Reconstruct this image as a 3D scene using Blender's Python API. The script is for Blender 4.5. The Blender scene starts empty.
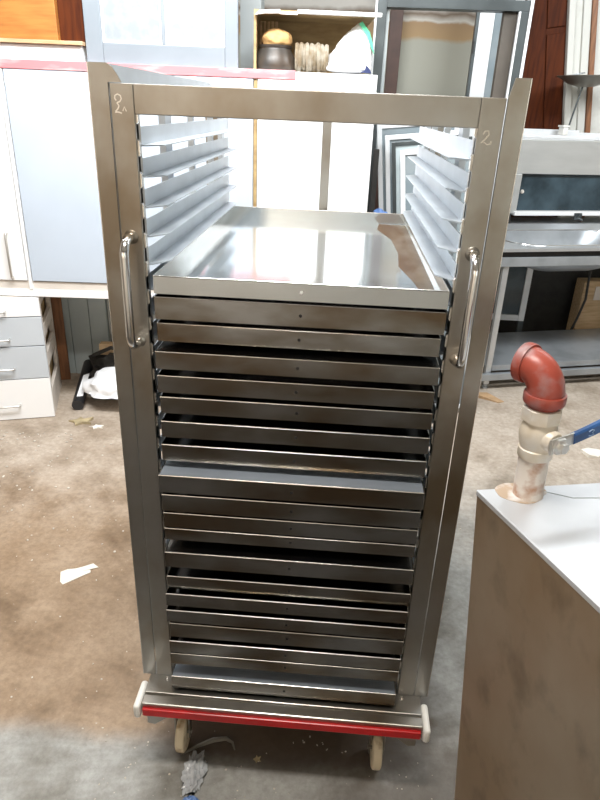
import bpy, bmesh, math, random
from mathutils import Vector, Matrix
random.seed(7)
SC = bpy.context.scene
COL = SC.collection
PI = math.pi

# ------------------------------------------------------------------ camera, world, lights, exposure
cam_data = bpy.data.cameras.new('camera')
cam = bpy.data.objects.new('camera', cam_data)
COL.objects.link(cam)
cr = Vector((0.99693712, 0.06924154, 0.03635918))
cu = Vector((-0.06210522, 0.41836081, 0.90615516))
cf = Vector((-0.04753232, 0.90563781, -0.42137968))
mw = Matrix((cr, cu, -cf)).transposed().to_4x4()
mw.translation = Vector((0.0773887, -1.23167778, 1.69857362))
cam.matrix_world = mw
cam_data.sensor_fit = 'AUTO'
cam_data.sensor_width = 36.0
cam_data.lens = 36.0 * 634.7 / 800.0
cam_data.clip_start = 0.02
SC.camera = cam

SC.view_settings.view_transform = 'Standard'
SC.view_settings.look = 'None'
SC.view_settings.gamma = 1.0
SC.view_settings.use_curve_mapping = False
SC.view_settings.exposure = 0.0

world = bpy.data.worlds.new('world')
SC.world = world
world.use_nodes = True
wbg = world.node_tree.nodes['Background']
wbg.inputs['Color'].default_value = (0.75, 0.82, 0.9, 1)
wbg.inputs['Strength'].default_value = 0.06

def area(name, loc, target, sx, sy, power, col):
    d = bpy.data.lights.new(name, 'AREA')
    d.shape = 'RECTANGLE'; d.size = sx; d.size_y = sy; d.energy = power; d.color = col
    o = bpy.data.objects.new(name, d); COL.objects.link(o)
    o.location = loc
    o.rotation_euler = (Vector(target) - Vector(loc)).to_track_quat('-Z', 'Y').to_euler()
    return o
area('ceiling_light_rear', (-0.5, 0.75, 3.05), (-0.6, 1.8, 0.6), 1.8, 0.5, 135, (0.97, 0.99, 1.0))
area('ceiling_light_right', (2.1, 1.7, 3.05), (2.0, 3.0, 0.7), 1.5, 0.4, 72, (0.92, 0.97, 1.0))
area('ceiling_light_front', (-0.15, -0.58, 3.05), (-0.15, -0.56, 0.0), 0.8, 0.2, 46, (1.0, 0.95, 0.88))
area('front_right_fill', (2.7, -2.9, 1.9), (0.8, 0.8, 0.6), 1.6, 1.8, 6, (0.84, 0.93, 1.0))  # unseen cool fill from the front right, no doorway built
area('front_left_fill', (-2.5, -3.0, 2.1), (-1.2, 1.5, 0.6), 1.2, 1.2, 5, (0.95, 0.97, 1.0))  # unseen soft fill from the front left, no window built
wl_ = area('reflection_fill', (-0.9, -2.2, 3.05), (-0.9, -3.2, 1.6), 1.6, 0.3, 50, (1.0, 0.93, 0.84)); wl_.data.spread = math.radians(80)  # unseen light added on the front wall to brighten reflections in the steel
wl2_ = area('reflection_fill_cool', (1.9, -2.2, 3.05), (1.9, -3.2, 1.6), 1.4, 0.3, 42, (0.88, 0.97, 0.97)); wl2_.data.spread = math.radians(80)  # cool twin of the added front wall light, also for the reflections

# ------------------------------------------------------------------ materials
def nmat(name):
    m = bpy.data.materials.new(name); m.use_nodes = True
    nt = m.node_tree
    return m, nt, nt.nodes['Principled BSDF']

def plain(name, col, rough=0.5, metal=0.0, var=0.0, scale=8.0, col2=None, bump=0.0, stretch=(1, 1, 1), rvar=0.0, spec=None, detail=4.0, lo=0.4, hi=0.65):
    m, nt, b = nmat(name)
    b.inputs['Roughness'].default_value = rough
    b.inputs['Metallic'].default_value = metal
    if spec is not None: b.inputs['Specular IOR Level'].default_value = spec
    b.inputs['Base Color'].default_value = (*col, 1)
    tc = nt.nodes.new('ShaderNodeTexCoord')
    mp = nt.nodes.new('ShaderNodeMapping'); mp.inputs['Scale'].default_value = stretch
    nt.links.new(tc.outputs['Object'], mp.inputs['Vector'])
    nz = nt.nodes.new('ShaderNodeTexNoise'); nz.inputs['Scale'].default_value = scale; nz.inputs['Detail'].default_value = detail
    nt.links.new(mp.outputs['Vector'], nz.inputs['Vector'])
    c2 = col2 if col2 else tuple(max(0, c * (1 - var)) for c in col)
    rp = nt.nodes.new('ShaderNodeValToRGB')
    rp.color_ramp.elements[0].position = lo; rp.color_ramp.elements[1].position = hi
    rp.color_ramp.elements[0].color = (*col, 1); rp.color_ramp.elements[1].color = (*c2, 1)
    nt.links.new(nz.outputs['Fac'], rp.inputs['Fac'])
    nt.links.new(rp.outputs['Color'], b.inputs['Base Color'])
    if rvar:
        mr = nt.nodes.new('ShaderNodeMapRange')
        mr.inputs['To Min'].default_value = max(0.02, rough - rvar); mr.inputs['To Max'].default_value = rough + rvar
        nt.links.new(nz.outputs['Fac'], mr.inputs['Value']); nt.links.new(mr.outputs['Result'], b.inputs['Roughness'])
    if bump:
        bp = nt.nodes.new('ShaderNodeBump'); bp.inputs['Strength'].default_value = bump; bp.inputs['Distance'].default_value = 0.01
        nt.links.new(nz.outputs['Fac'], bp.inputs['Height']); nt.links.new(bp.outputs['Normal'], b.inputs['Normal'])
    return m

M = {}
M['steel'] = plain('brushed_steel', (0.52, 0.48, 0.43), 0.36, 1.0, scale=5, col2=(0.42, 0.36, 0.29), rvar=0.06, lo=0.45, hi=0.75)
M['steel_edge'] = plain('cut_steel', (0.72, 0.70, 0.66), 0.25, 1.0, 0.1)
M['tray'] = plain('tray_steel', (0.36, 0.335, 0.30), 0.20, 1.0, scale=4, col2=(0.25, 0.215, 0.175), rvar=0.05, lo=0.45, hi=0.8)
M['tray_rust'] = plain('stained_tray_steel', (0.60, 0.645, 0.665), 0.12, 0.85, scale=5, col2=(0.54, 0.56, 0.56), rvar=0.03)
M['alu'] = plain('matt_aluminium', (0.54, 0.585, 0.63), 0.40, 0.65, 0.08, scale=12)
M['polished'] = plain('polished_handle_steel', (0.85, 0.84, 0.82), 0.16, 1.0, 0.05)
M['white'] = plain('white_laminate', (0.86, 0.86, 0.86), 0.35, 0, 0.03, scale=3)
M['bluegrey'] = plain('blue_grey_laminate', (0.50, 0.565, 0.65), 0.4, 0, 0.05, scale=3)
M['drawergrey'] = plain('grey_laminate', (0.52, 0.56, 0.60), 0.4, 0, 0.05, scale=3)
M['cream'] = plain('cream_edge', (0.72, 0.66, 0.60), 0.5, 0, 0.1)
M['pink'] = plain('faded_red_tape', (0.66, 0.22, 0.24), 0.45, 0, scale=7, col2=(0.74, 0.46, 0.46), lo=0.52, hi=0.72, stretch=(1, 1, 4))
M['red'] = plain('red_plastic', (0.50, 0.008, 0.010), 0.28, 0, 0.25, scale=10)
M['nylon'] = plain('cream_nylon', (0.72, 0.62, 0.45), 0.5, 0, scale=30, col2=(0.30, 0.18, 0.07), lo=0.5, hi=0.7)
M['whiteplastic'] = plain('white_plastic', (0.80, 0.79, 0.75), 0.4, 0, 0.1, scale=20)
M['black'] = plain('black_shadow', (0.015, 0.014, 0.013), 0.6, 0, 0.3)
M['blackplastic'] = plain('black_plastic', (0.02, 0.02, 0.022), 0.4, 0, 0.3)
M['orange'] = plain('orange_varnished_wood', (0.46, 0.19, 0.045), 0.4, 0, scale=5, col2=(0.36, 0.13, 0.03), stretch=(1, 1, 10))
M['redwood'] = plain('dark_red_wood', (0.085, 0.018, 0.003), 0.6, 0, scale=5, col2=(0.05, 0.010, 0.002), stretch=(10, 10, 1), spec=0.15)
M['brownwood'] = plain('brown_wood', (0.28, 0.12, 0.05), 0.5, 0, scale=6, col2=(0.17, 0.07, 0.03), stretch=(10, 10, 1))
M['lightwood'] = plain('pale_wood', (0.62, 0.45, 0.27), 0.6, 0, scale=6, col2=(0.48, 0.32, 0.17), stretch=(1, 10, 10))
M['plywood'] = plain('tan_plywood', (0.42, 0.30, 0.14), 0.6, 0, scale=4, col2=(0.30, 0.20, 0.09), stretch=(2, 2, 8))
M['pot'] = plain('dark_pot', (0.045, 0.04, 0.035), 0.4, 0.1, scale=9, col2=(0.075, 0.055, 0.04))
M['sponge'] = plain('tan_foam', (0.70, 0.42, 0.17), 0.9, 0, 0.2, scale=30, bump=0.4)
M['strap'] = plain('woven_strap', (0.33, 0.295, 0.235), 0.8, 0, scale=25, col2=(0.20, 0.15, 0.09))
M['bag'] = plain('white_plastic_bag', (0.85, 0.86, 0.88), 0.4, 0, 0.05, scale=10, bump=0.4)
M['greenbag'] = plain('green_print', (0.10, 0.55, 0.30), 0.5)
M['bluefilm'] = plain('blue_film', (0.10, 0.20, 0.45), 0.4, 0, 0.3, scale=10)
M['navy'] = plain('navy_print', (0.02, 0.03, 0.10), 0.5)
M['darkframe'] = plain('grey_anodised_frame', (0.10, 0.115, 0.12), 0.4, 0.6, 0.3, scale=4)
M['palframe'] = plain('white_painted_aluminium', (0.78, 0.80, 0.82), 0.35, 0.1, 0.08, scale=6)
M['glass_blue'] = plain('dusty_blue_pane', (0.19, 0.235, 0.26), 0.3, 0, scale=6, col2=(0.26, 0.30, 0.32))
M['frost'] = plain('frosted_pane', (0.30, 0.325, 0.34), 0.4, 0, scale=24, col2=(0.265, 0.295, 0.315), lo=0.45, hi=0.6)
M['paleframe'] = plain('pale_blue_aluminium', (0.245, 0.28, 0.315), 0.4, 0.1, 0.06, scale=6)
M['panelblue'] = plain('pale_blue_panel', (0.52, 0.60, 0.62), 0.5, 0, 0.12, scale=3)
M['greycol'] = plain('grey_painted_steel', (0.42, 0.46, 0.47), 0.5, 0, 0.12, scale=4)
M['sinksteel'] = plain('sink_steel', (0.66, 0.68, 0.70), 0.34, 0.75, 0.1, scale=5, rvar=0.06)
M['ovensteel'] = plain('oven_steel', (0.64, 0.65, 0.64), 0.42, 0.6, 0.1, scale=3, rvar=0.06, stretch=(1, 1, 4))
M['sinksteel_dull'] = plain('dull_sink_steel', (0.44, 0.47, 0.50), 0.40, 0.6, 0.25, scale=5, rvar=0.1)
M['darkglass'] = plain('dark_oven_window', (0.02, 0.035, 0.045), 0.15, 0, scale=5, col2=(0.05, 0.08, 0.10))
M['pinkpipe'] = plain('painted_iron_elbow', (0.33, 0.062, 0.04), 0.36, 0.0, scale=22, col2=(0.30, 0.18, 0.18), lo=0.48, hi=0.68)
M['whitepipe'] = plain('painted_steel_pipe', (0.72, 0.66, 0.60), 0.5, 0.0, scale=24, col2=(0.42, 0.22, 0.13), lo=0.50, hi=0.66)
M['brass'] = plain('painted_valve_body', (0.68, 0.60, 0.48), 0.4, 0.1, scale=25, col2=(0.76, 0.72, 0.66))
M['blue'] = plain('blue_vinyl', (0.03, 0.10, 0.28), 0.4, 0, 0.3, scale=15)
M['bluemark'] = plain('embossed_blue', (0.30, 0.42, 0.62), 0.4)
M['nut'] = plain('zinc_nut', (0.70, 0.69, 0.66), 0.35, 0.9, 0.1)
M['tanktop'] = plain('tank_top_steel', (0.62, 0.64, 0.67), 0.45, 0.6, 0.08, scale=5, rvar=0.08)
M['paper'] = plain('torn_paper', (0.78, 0.74, 0.66), 0.8, 0, 0.1, scale=20)
M['card'] = plain('cardboard', (0.48, 0.31, 0.17), 0.8, 0, 0.2, scale=20)
M['leaf'] = plain('dry_leaf', (0.42, 0.34, 0.20), 0.8, 0, 0.3, scale=20)
M['clearbag'] = plain('crumpled_clear_film', (0.50, 0.52, 0.54), 0.15, 0, 0.25, scale=30, bump=0.6)
M['chalk'] = plain('chalk_mark', (0.72, 0.66, 0.58), 0.9)
M['chalk_faint'] = plain('faint_chalk_mark', (0.50, 0.45, 0.38), 0.9)
M['grit'] = plain('pale_grit', (0.62, 0.56, 0.48), 0.9, 0, 0.4, scale=40)
M['trimwhite'] = plain('off_white_paint', (0.66, 0.66, 0.62), 0.5, 0, scale=6, col2=(0.50, 0.48, 0.42), lo=0.55, hi=0.75)
M['ceil'] = plain('ceiling_paint', (0.60, 0.58, 0.54), 0.8, 0, 0.1, scale=2)
M['roomwall'] = plain('dim_wall_paint', (0.50, 0.45, 0.39), 0.8, 0, 0.2, scale=2)
M['disc'] = plain('dull_bent_steel', (0.30, 0.28, 0.24), 0.4, 0.8, 0.2, scale=8)
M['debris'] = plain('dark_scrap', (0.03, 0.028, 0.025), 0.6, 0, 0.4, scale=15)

def world_varied(name, c1, c2, c3, rough, metal, stretch, scale):
    m, nt, b = nmat(name)
    g = nt.nodes.new('ShaderNodeNewGeometry'); mp = nt.nodes.new('ShaderNodeMapping'); mp.inputs['Scale'].default_value = stretch
    nt.links.new(g.outputs['Position'], mp.inputs['Vector'])
    n = nt.nodes.new('ShaderNodeTexNoise'); n.inputs['Scale'].default_value = scale; n.inputs['Detail'].default_value = 5
    nt.links.new(mp.outputs['Vector'], n.inputs['Vector'])
    r = nt.nodes.new('ShaderNodeValToRGB'); e = r.color_ramp.elements
    e[0].position = 0.36; e[0].color = (*c1, 1); e[1].position = 0.64; e[1].color = (*c3, 1); x = e.new(0.5); x.color = (*c2, 1)
    nt.links.new(n.outputs['Fac'], r.inputs['Fac']); nt.links.new(r.outputs['Color'], b.inputs['Base Color'])
    mr = nt.nodes.new('ShaderNodeMapRange'); mr.inputs['To Min'].default_value = rough - 0.07; mr.inputs['To Max'].default_value = rough + 0.09
    nt.links.new(n.outputs['Fac'], mr.inputs['Value']); nt.links.new(mr.outputs['Result'], b.inputs['Roughness'])
    b.inputs['Metallic'].default_value = metal
    return m
M['tray'] = world_varied('tray_steel_sheen', (0.40, 0.41, 0.42), (0.27, 0.255, 0.23), (0.18, 0.135, 0.09), 0.20, 1.0, (1.0, 0.6, 2.2), 4.2)  # blue-grey to brown noise paints uneven reflected sheen into the tray steel
M['steel'] = world_varied('brushed_steel_worn', (0.45, 0.45, 0.44), (0.38, 0.36, 0.325), (0.27, 0.225, 0.17), 0.34, 1.0, (1.0, 1.0, 0.8), 3.6)
M['tray_blue_sheen'] = plain('blue_sheen_steel', (0.44, 0.50, 0.58), 0.30, 0.55, 0.15, scale=6)  # bluish base colour paints the reflected gleam on two upturned trays
def tank_side():
    m, nt, b = nmat('stained_tank_side')
    b.inputs['Metallic'].default_value = 0.85
    b.inputs['Anisotropic'].default_value = 0.6
    tg = nt.nodes.new('ShaderNodeTangent'); tg.direction_type = 'RADIAL'; tg.axis = 'Z'
    nt.links.new(tg.outputs['Tangent'], b.inputs['Tangent'])
    tc = nt.nodes.new('ShaderNodeTexCoord')
    def noise(scale, stretch):
        mp = nt.nodes.new('ShaderNodeMapping'); mp.inputs['Scale'].default_value = stretch
        nt.links.new(tc.outputs['Object'], mp.inputs['Vector'])
        n = nt.nodes.new('ShaderNodeTexNoise'); n.inputs['Scale'].default_value = scale; n.inputs['Detail'].default_value = 6
        nt.links.new(mp.outputs['Vector'], n.inputs['Vector']); return n
    n1 = noise(3.5, (1, 1, 0.7)); n2 = noise(16, (1, 1, 0.6))
    r1 = nt.nodes.new('ShaderNodeValToRGB')
    r1.color_ramp.elements[0].color = (0.50, 0.37, 0.25, 1); r1.color_ramp.elements[1].color = (0.64, 0.54, 0.42, 1)
    r1.color_ramp.elements[0].position = 0.38; r1.color_ramp.elements[1].position = 0.64
    nt.links.new(n1.outputs['Fac'], r1.inputs['Fac'])
    r2 = nt.nodes.new('ShaderNodeValToRGB')
    r2.color_ramp.elements[0].color = (0.5, 0.5, 0.5, 1); r2.color_ramp.elements[1].color = (1, 1, 1, 1)
    r2.color_ramp.elements[0].position = 0.30; r2.color_ramp.elements[1].position = 0.48
    nt.links.new(n2.outputs['Fac'], r2.inputs['Fac'])
    mx = nt.nodes.new('ShaderNodeMix'); mx.data_type = 'RGBA'; mx.blend_type = 'MULTIPLY'; mx.inputs[0].default_value = 0.5
    nt.links.new(r1.outputs['Color'], mx.inputs[6]); nt.links.new(r2.outputs['Color'], mx.inputs[7])
    nt.links.new(mx.outputs[2], b.inputs['Base Color'])
    mr = nt.nodes.new('ShaderNodeMapRange'); mr.inputs['To Min'].default_value = 0.34; mr.inputs['To Max'].default_value = 0.52
    nt.links.new(n1.outputs['Fac'], mr.inputs['Value']); nt.links.new(mr.outputs['Result'], b.inputs['Roughness'])
    return m
M['tankside'] = tank_side()

def floor_mat():
    m, nt, b = nmat('stained_concrete')
    N, L = nt.nodes.new, nt.links.new
    tc = N('ShaderNodeTexCoord')
    def noise(scale, detail=6, rough=0.6):
        n = N('ShaderNodeTexNoise'); n.inputs['Scale'].default_value = scale; n.inputs['Detail'].default_value = detail
        n.inputs['Roughness'].default_value = rough
        L(tc.outputs['Object'], n.inputs['Vector']); return n
    big, mid, fine = noise(1.1), noise(4.5), noise(38, 8, 0.7)
    def ramp(src, p0, p1, c0, c1):
        r = N('ShaderNodeValToRGB'); r.color_ramp.elements[0].position = p0; r.color_ramp.elements[1].position = p1
        r.color_ramp.elements[0].color = (*c0, 1); r.color_ramp.elements[1].color = (*c1, 1); L(src, r.inputs['Fac']); return r.outputs['Color']
    def mix(fac, a, c, blend='MIX'):
        x = N('ShaderNodeMix'); x.data_type = 'RGBA'; x.blend_type = blend
        if isinstance(fac, float): x.inputs[0].default_value = fac
        else: L(fac, x.inputs[0])
        L(a, x.inputs[6]); L(c, x.inputs[7]); return x.outputs[2]
    grey = ramp(mid.outputs['Fac'], 0.3, 0.7, (0.30, 0.30, 0.28), (0.42, 0.42, 0.40))
    brown = ramp(mid.outputs['Fac'], 0.3, 0.72, (0.23, 0.15, 0.085), (0.39, 0.285, 0.19))
    # brown tone covers the slab left of and below the trolley, the rest is grey
    sep = N('ShaderNodeSeparateXYZ'); L(tc.outputs['Object'], sep.inputs[0])
    def math_(op, a, c):
        x = N('ShaderNodeMath'); x.operation = op
        for k, v in enumerate((a, c)):
            if isinstance(v, (int, float)): x.inputs[k].default_value = v
            else: L(v, x.inputs[k])
        return x.outputs[0]
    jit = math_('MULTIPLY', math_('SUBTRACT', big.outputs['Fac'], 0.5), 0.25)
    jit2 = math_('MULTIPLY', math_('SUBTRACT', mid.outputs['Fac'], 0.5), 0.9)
    def edge(v, a, c):
        r = N('ShaderNodeMapRange'); r.interpolation_type = 'SMOOTHSTEP'
        r.inputs['From Min'].default_value = a; r.inputs['From Max'].default_value = c; L(v, r.inputs['Value']); return r.outputs['Result']
    ymask = edge(math_('ADD', sep.outputs['Y'], jit), -0.05, 0.06)
    xmask = edge(math_('ADD', sep.outputs['X'], jit2), 0.42, 0.25)
    far = edge(math_('ADD', sep.outputs['Y'], jit2), 2.6, 0.9)
    bm_ = math_('MULTIPLY', math_('MULTIPLY', ymask, xmask), math_('ADD', math_('MULTIPLY', far, 0.6), 0.4))
    base = mix(bm_, grey, brown)
    tan = ramp(mid.outputs['Fac'], 0.3, 0.72, (0.40, 0.32, 0.245), (0.56, 0.48, 0.40))
    base = mix(math_('MULTIPLY', edge(math_('ADD', sep.outputs['Y'], jit2), 0.7, 1.9), 0.85), base, tan)
    spk = ramp(fine.outputs['Fac'], 0.33, 0.62, (0.62, 0.60, 0.58), (1, 1, 1))
    base = mix(0.75, base, spk, 'MULTIPLY')
    pale = ramp(fine.outputs['Fac'], 0.66, 0.72, (0, 0, 0), (1, 1, 1))
    col = N('ShaderNodeRGB'); col.outputs[0].default_value = (0.55, 0.52, 0.48, 1)
    base = mix(pale, base, col.outputs[0])
    st = ramp(noise(2.3, 7, 0.65).outputs['Fac'], 0.36, 0.5, (0.60, 0.56, 0.50), (1, 1, 1))
    base = mix(0.8, base, st, 'MULTIPLY')
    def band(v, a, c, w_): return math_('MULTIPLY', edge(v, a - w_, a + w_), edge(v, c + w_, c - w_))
    base_shade = math_('MULTIPLY', band(math_('ADD', sep.outputs['X'], math_('MULTIPLY', jit2, 0.35)), -0.33, 0.46, 0.12), band(math_('ADD', sep.outputs['Y'], jit), -0.045, 0.8, 0.035))  # shadow of the trolley base painted into the floor colour, noisy edge
    stain_shade = math_('MULTIPLY', band(math_('ADD', sep.outputs['X'], math_('MULTIPLY', jit2, 0.7)), 0.16, 0.56, 0.1), band(math_('ADD', sep.outputs['Y'], math_('MULTIPLY', jit2, 0.5)), -0.3, 0.06, 0.07))  # brown stain beside the trolley front, with its shadow painted in too
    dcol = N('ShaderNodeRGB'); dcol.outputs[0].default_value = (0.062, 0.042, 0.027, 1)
    base = mix(math_('MULTIPLY', math_('MAXIMUM', base_shade, math_('MULTIPLY', stain_shade, 0.75)), 0.85), base, dcol.outputs[0])
    near_dark = edge(math_('ADD', sep.outputs['Y'], jit2), -0.26, -0.55)  # darkens the unseen near floor so the steel fronts reflect dark
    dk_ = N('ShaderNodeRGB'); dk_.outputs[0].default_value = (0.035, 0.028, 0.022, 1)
    base = mix(math_('MULTIPLY', near_dark, 0.95), base, dk_.outputs[0])
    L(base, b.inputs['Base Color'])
    b.inputs['Roughness'].default_value = 0.62
    bp = N('ShaderNodeBump'); bp.inputs['Strength'].default_value = 0.25; bp.inputs['Distance'].default_value = 0.004
    L(fine.outputs['Fac'], bp.inputs['Height']); L(bp.outputs['Normal'], b.inputs['Normal'])
    return m
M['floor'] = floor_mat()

def wall_mat():
    m, nt, b = nmat('peeling_wall_paint')
    N, L = nt.nodes.new, nt.links.new
    tc = N('ShaderNodeTexCoord'); sep = N('ShaderNodeSeparateXYZ'); L(tc.outputs['Object'], sep.inputs[0])
    n = N('ShaderNodeTexNoise'); n.inputs['Scale'].default_value = 7; n.inputs['Detail'].default_value = 6; L(tc.outputs['Object'], n.inputs['Vector'])
    a = N('ShaderNodeMath'); a.operation = 'MULTIPLY_ADD'; a.inputs[1].default_value = 0.06; L(n.outputs['Fac'], a.inputs[0]); L(sep.outputs['Z'], a.inputs[2])
    mr = N('ShaderNodeMapRange'); mr.inputs['From Min'].default_value = 2.0; mr.inputs['From Max'].default_value = 2.6; L(a.outputs[0], mr.inputs['Value'])
    r = N('ShaderNodeValToRGB'); r.color_ramp.interpolation = 'LINEAR'
    e = r.color_ramp.elements
    e[0].position = 0.30; e[0].color = (0.42, 0.42, 0.36, 1)
    e[1].position = 0.35; e[1].color = (0.42, 0.29, 0.16, 1)
    x = e.new(0.50); x.color = (0.38, 0.26, 0.15, 1)
    x = e.new(0.53); x.color = (0.62, 0.60, 0.55, 1)
    x = e.new(0.60); x.color = (0.20, 0.15, 0.11, 1)
    x = e.new(0.66); x.color = (0.60, 0.58, 0.54, 1)
    L(mr.outputs['Result'], r.inputs['Fac']); L(r.outputs['Color'], b.inputs['Base Color'])
    b.inputs['Roughness'].default_value = 0.8
    return m
M['backwall'] = wall_mat()

# ------------------------------------------------------------------ helpers
class MB:
    def __init__(s): s.bm = bmesh.new()
    def _xf(s, vs, mat):
        if mat is not None: bmesh.ops.transform(s.bm, matrix=mat, verts=vs)
    def box(s, x0, x1, y0, y1, z0, z1, bev=0.0, mat=None, seg=2):
        b2 = bmesh.new()
        bmesh.ops.create_cube(b2, size=1)
        for v in b2.verts:
            v.co = Vector(((x0 + x1) / 2 + v.co.x * (x1 - x0), (y0 + y1) / 2 + v.co.y * (y1 - y0), (z0 + z1) / 2 + v.co.z * (z1 - z0)))
        if bev: bmesh.ops.bevel(b2, geom=b2.edges[:], offset=bev, segments=seg, affect='EDGES', profile=0.5)
        s._merge(b2, mat); return s
    def _merge(s, b2, mat=None):
        if mat is not None: bmesh.ops.transform(b2, matrix=mat, verts=b2.verts[:])
        me = bpy.data.meshes.new('tmp'); b2.to_mesh(me); b2.free(); s.bm.from_mesh(me); bpy.data.meshes.remove(me)
    def prism(s, pts, axis, a, b, bev=0.0, mat=None):
        """pts: 2D outline in the plane normal to axis; extruded from a to b."""
        b2 = bmesh.new()
        def P(p, t):
            return {'x': (t, p[0], p[1]), 'y': (p[0], t, p[1]), 'z': (p[0], p[1], t)}[axis]
        lo = [b2.verts.new(P(p, a)) for p in pts]; hi = [b2.verts.new(P(p, b)) for p in pts]
        n = len(pts)
        b2.faces.new(lo); b2.faces.new(hi[::-1])
        for i in range(n): b2.faces.new((lo[i], hi[i], hi[(i + 1) % n], lo[(i + 1) % n]))
        bmesh.ops.recalc_face_normals(b2, faces=b2.faces[:])
        if bev: bmesh.ops.bevel(b2, geom=b2.edges[:], offset=bev, segments=1, affect='EDGES')
        s._merge(b2, mat); return s
    def tube(s, pts, r, n=12, cap=True, mat=None):
        b2 = bmesh.new(); pts = [Vector(p) for p in pts]; rings = []
        rr = r if isinstance(r, (list, tuple)) else [r] * len(pts)
        up = None
        for i, p in enumerate(pts):
            t = (pts[min(i + 1, len(pts) - 1)] - pts[max(i - 1, 0)]).normalized()
            if up is None:
                up = Vector((0, 0, 1)) if abs(t.z) < 0.9 else Vector((1, 0, 0))
            a = t.cross(up).normalized(); up = a.cross(t).normalized()
            rings.append([b2.verts.new(p + (a * math.cos(2 * PI * k / n) + up * math.sin(2 * PI * k / n)) * rr[i]) for k in range(n)])
        for i in range(len(rings) - 1):
            for k in range(n):
                b2.faces.new((rings[i][k], rings[i][(k + 1) % n], rings[i + 1][(k + 1) % n], rings[i + 1][k]))
        if cap: b2.faces.new(rings[0][::-1]); b2.faces.new(rings[-1])
        bmesh.ops.recalc_face_normals(b2, faces=b2.faces[:])
        s._merge(b2, mat); return s
    def lathe(s, prof, n=32, mat=None, closed=False):
        b2 = bmesh.new(); rings = []
        for (r, z) in prof:
            if r < 1e-6: rings.append([b2.verts.new((0, 0, z))])
            else: rings.append([b2.verts.new((r * math.cos(2 * PI * k / n), r * math.sin(2 * PI * k / n), z)) for k in range(n)])
        prs = list(zip(rings[:-1], rings[1:]))
        if closed: prs.append((rings[-1], rings[0]))
        for A, B in prs:
            if len(A) == 1 and len(B) == 1: continue
            for k in range(n):
                if len(A) == 1: b2.faces.new((A[0], B[k], B[(k + 1) % n]))
                elif len(B) == 1: b2.faces.new((A[k], B[0], A[(k + 1) % n]))
                else: b2.faces.new((A[k], B[k], B[(k + 1) % n], A[(k + 1) % n]))
        bmesh.ops.recalc_face_normals(b2, faces=b2.faces[:])
        s._merge(b2, mat); return s
    def frame(s, x0, x1, z0, z1, w, y0, y1, wb=None, wt=None, bev=0.002):
        """rectangular picture-frame of four bars in the xz plane"""
        wb = wb or w; wt = wt or w
        s.box(x0, x0 + w, y0, y1, z0, z1, bev); s.box(x1 - w, x1, y0, y1, z0, z1, bev)
        s.box(x0 + w, x1 - w, y0, y1, z0, z0 + wb, bev); s.box(x0 + w, x1 - w, y0, y1, z1 - wt, z1, bev)
        return s
    def blob(s, loc, sx, sy, sz, amp=0.15, seed=0, sub=4, flat=None, mat=None, freq=2.0):
        from mathutils import noise
        b2 = bmesh.new(); bmesh.ops.create_icosphere(b2, subdivisions=sub, radius=1)
        for v in b2.verts:
            d = v.co.normalized()
            h = noise.noise(d * freq + Vector((seed * 7.1, seed * 3.3, 0))) + 0.5 * noise.noise(d * freq * 2.3 + Vector((0, seed * 5, 1)))
            c = d * (1 + amp * h); v.co = Vector((c.x * sx, c.y * sy, c.z * sz))
            if flat is not None and v.co.z < flat: v.co.z = flat
            v.co += Vector(loc)
        s._merge(b2, mat); return s
    def scrap(s, outline, z, th, wob=0.004, mat=None):
        b2 = bmesh.new()
        lo = [b2.verts.new((x, y, z)) for x, y in outline]
        hi = [b2.verts.new((x, y, z + th + random.uniform(0, wob))) for x, y in outline]
        b2.faces.new(lo[::-1]); n = len(outline)
        c = b2.verts.new((sum(p[0] for p in outline) / n, sum(p[1] for p in outline) / n, z + th + wob * 0.7))
        for i in range(n):
            b2.faces.new((lo[i], lo[(i + 1) % n], hi[(i + 1) % n], hi[i])); b2.faces.new((hi[i], hi[(i + 1) % n], c))
        s._merge(b2, mat); return s
    def build(s, name, mat, parent=None, smooth=False, loc=None, rotz=0.0):
        me = bpy.data.meshes.new(name); s.bm.to_mesh(me); s.bm.free()
        me.materials.append(mat)
        if smooth:
            for p in me.polygons: p.use_smooth = True
            try: me.set_sharp_from_angle(angle=math.radians(40))
            except Exception: pass
        o = bpy.data.objects.new(name, me); COL.objects.link(o)
        if parent is not None: o.parent = parent
        if loc is not None: o.location = loc
        if rotz: o.rotation_euler = (0, 0, rotz)
        return o

def empty(name, loc, label, cat, group=None, rotz=0.0):
    o = bpy.data.objects.new(name, None); COL.objects.link(o); o.empty_display_size = 0.1
    o.location = loc; o.rotation_euler = (0, 0, rotz)
    tag(o, label, cat, group); return o
def tag(o, label, cat, group=None, kind=None):
    o['label'] = label; o['category'] = cat
    if group: o['group'] = group
    if kind: o['kind'] = kind
    return o
def struct(o, label=None, cat=None):
    o['kind'] = 'structure'
    if label: o['label'] = label
    if cat: o['category'] = cat
    return o
def part(o, label): o['label'] = label; return o

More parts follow.
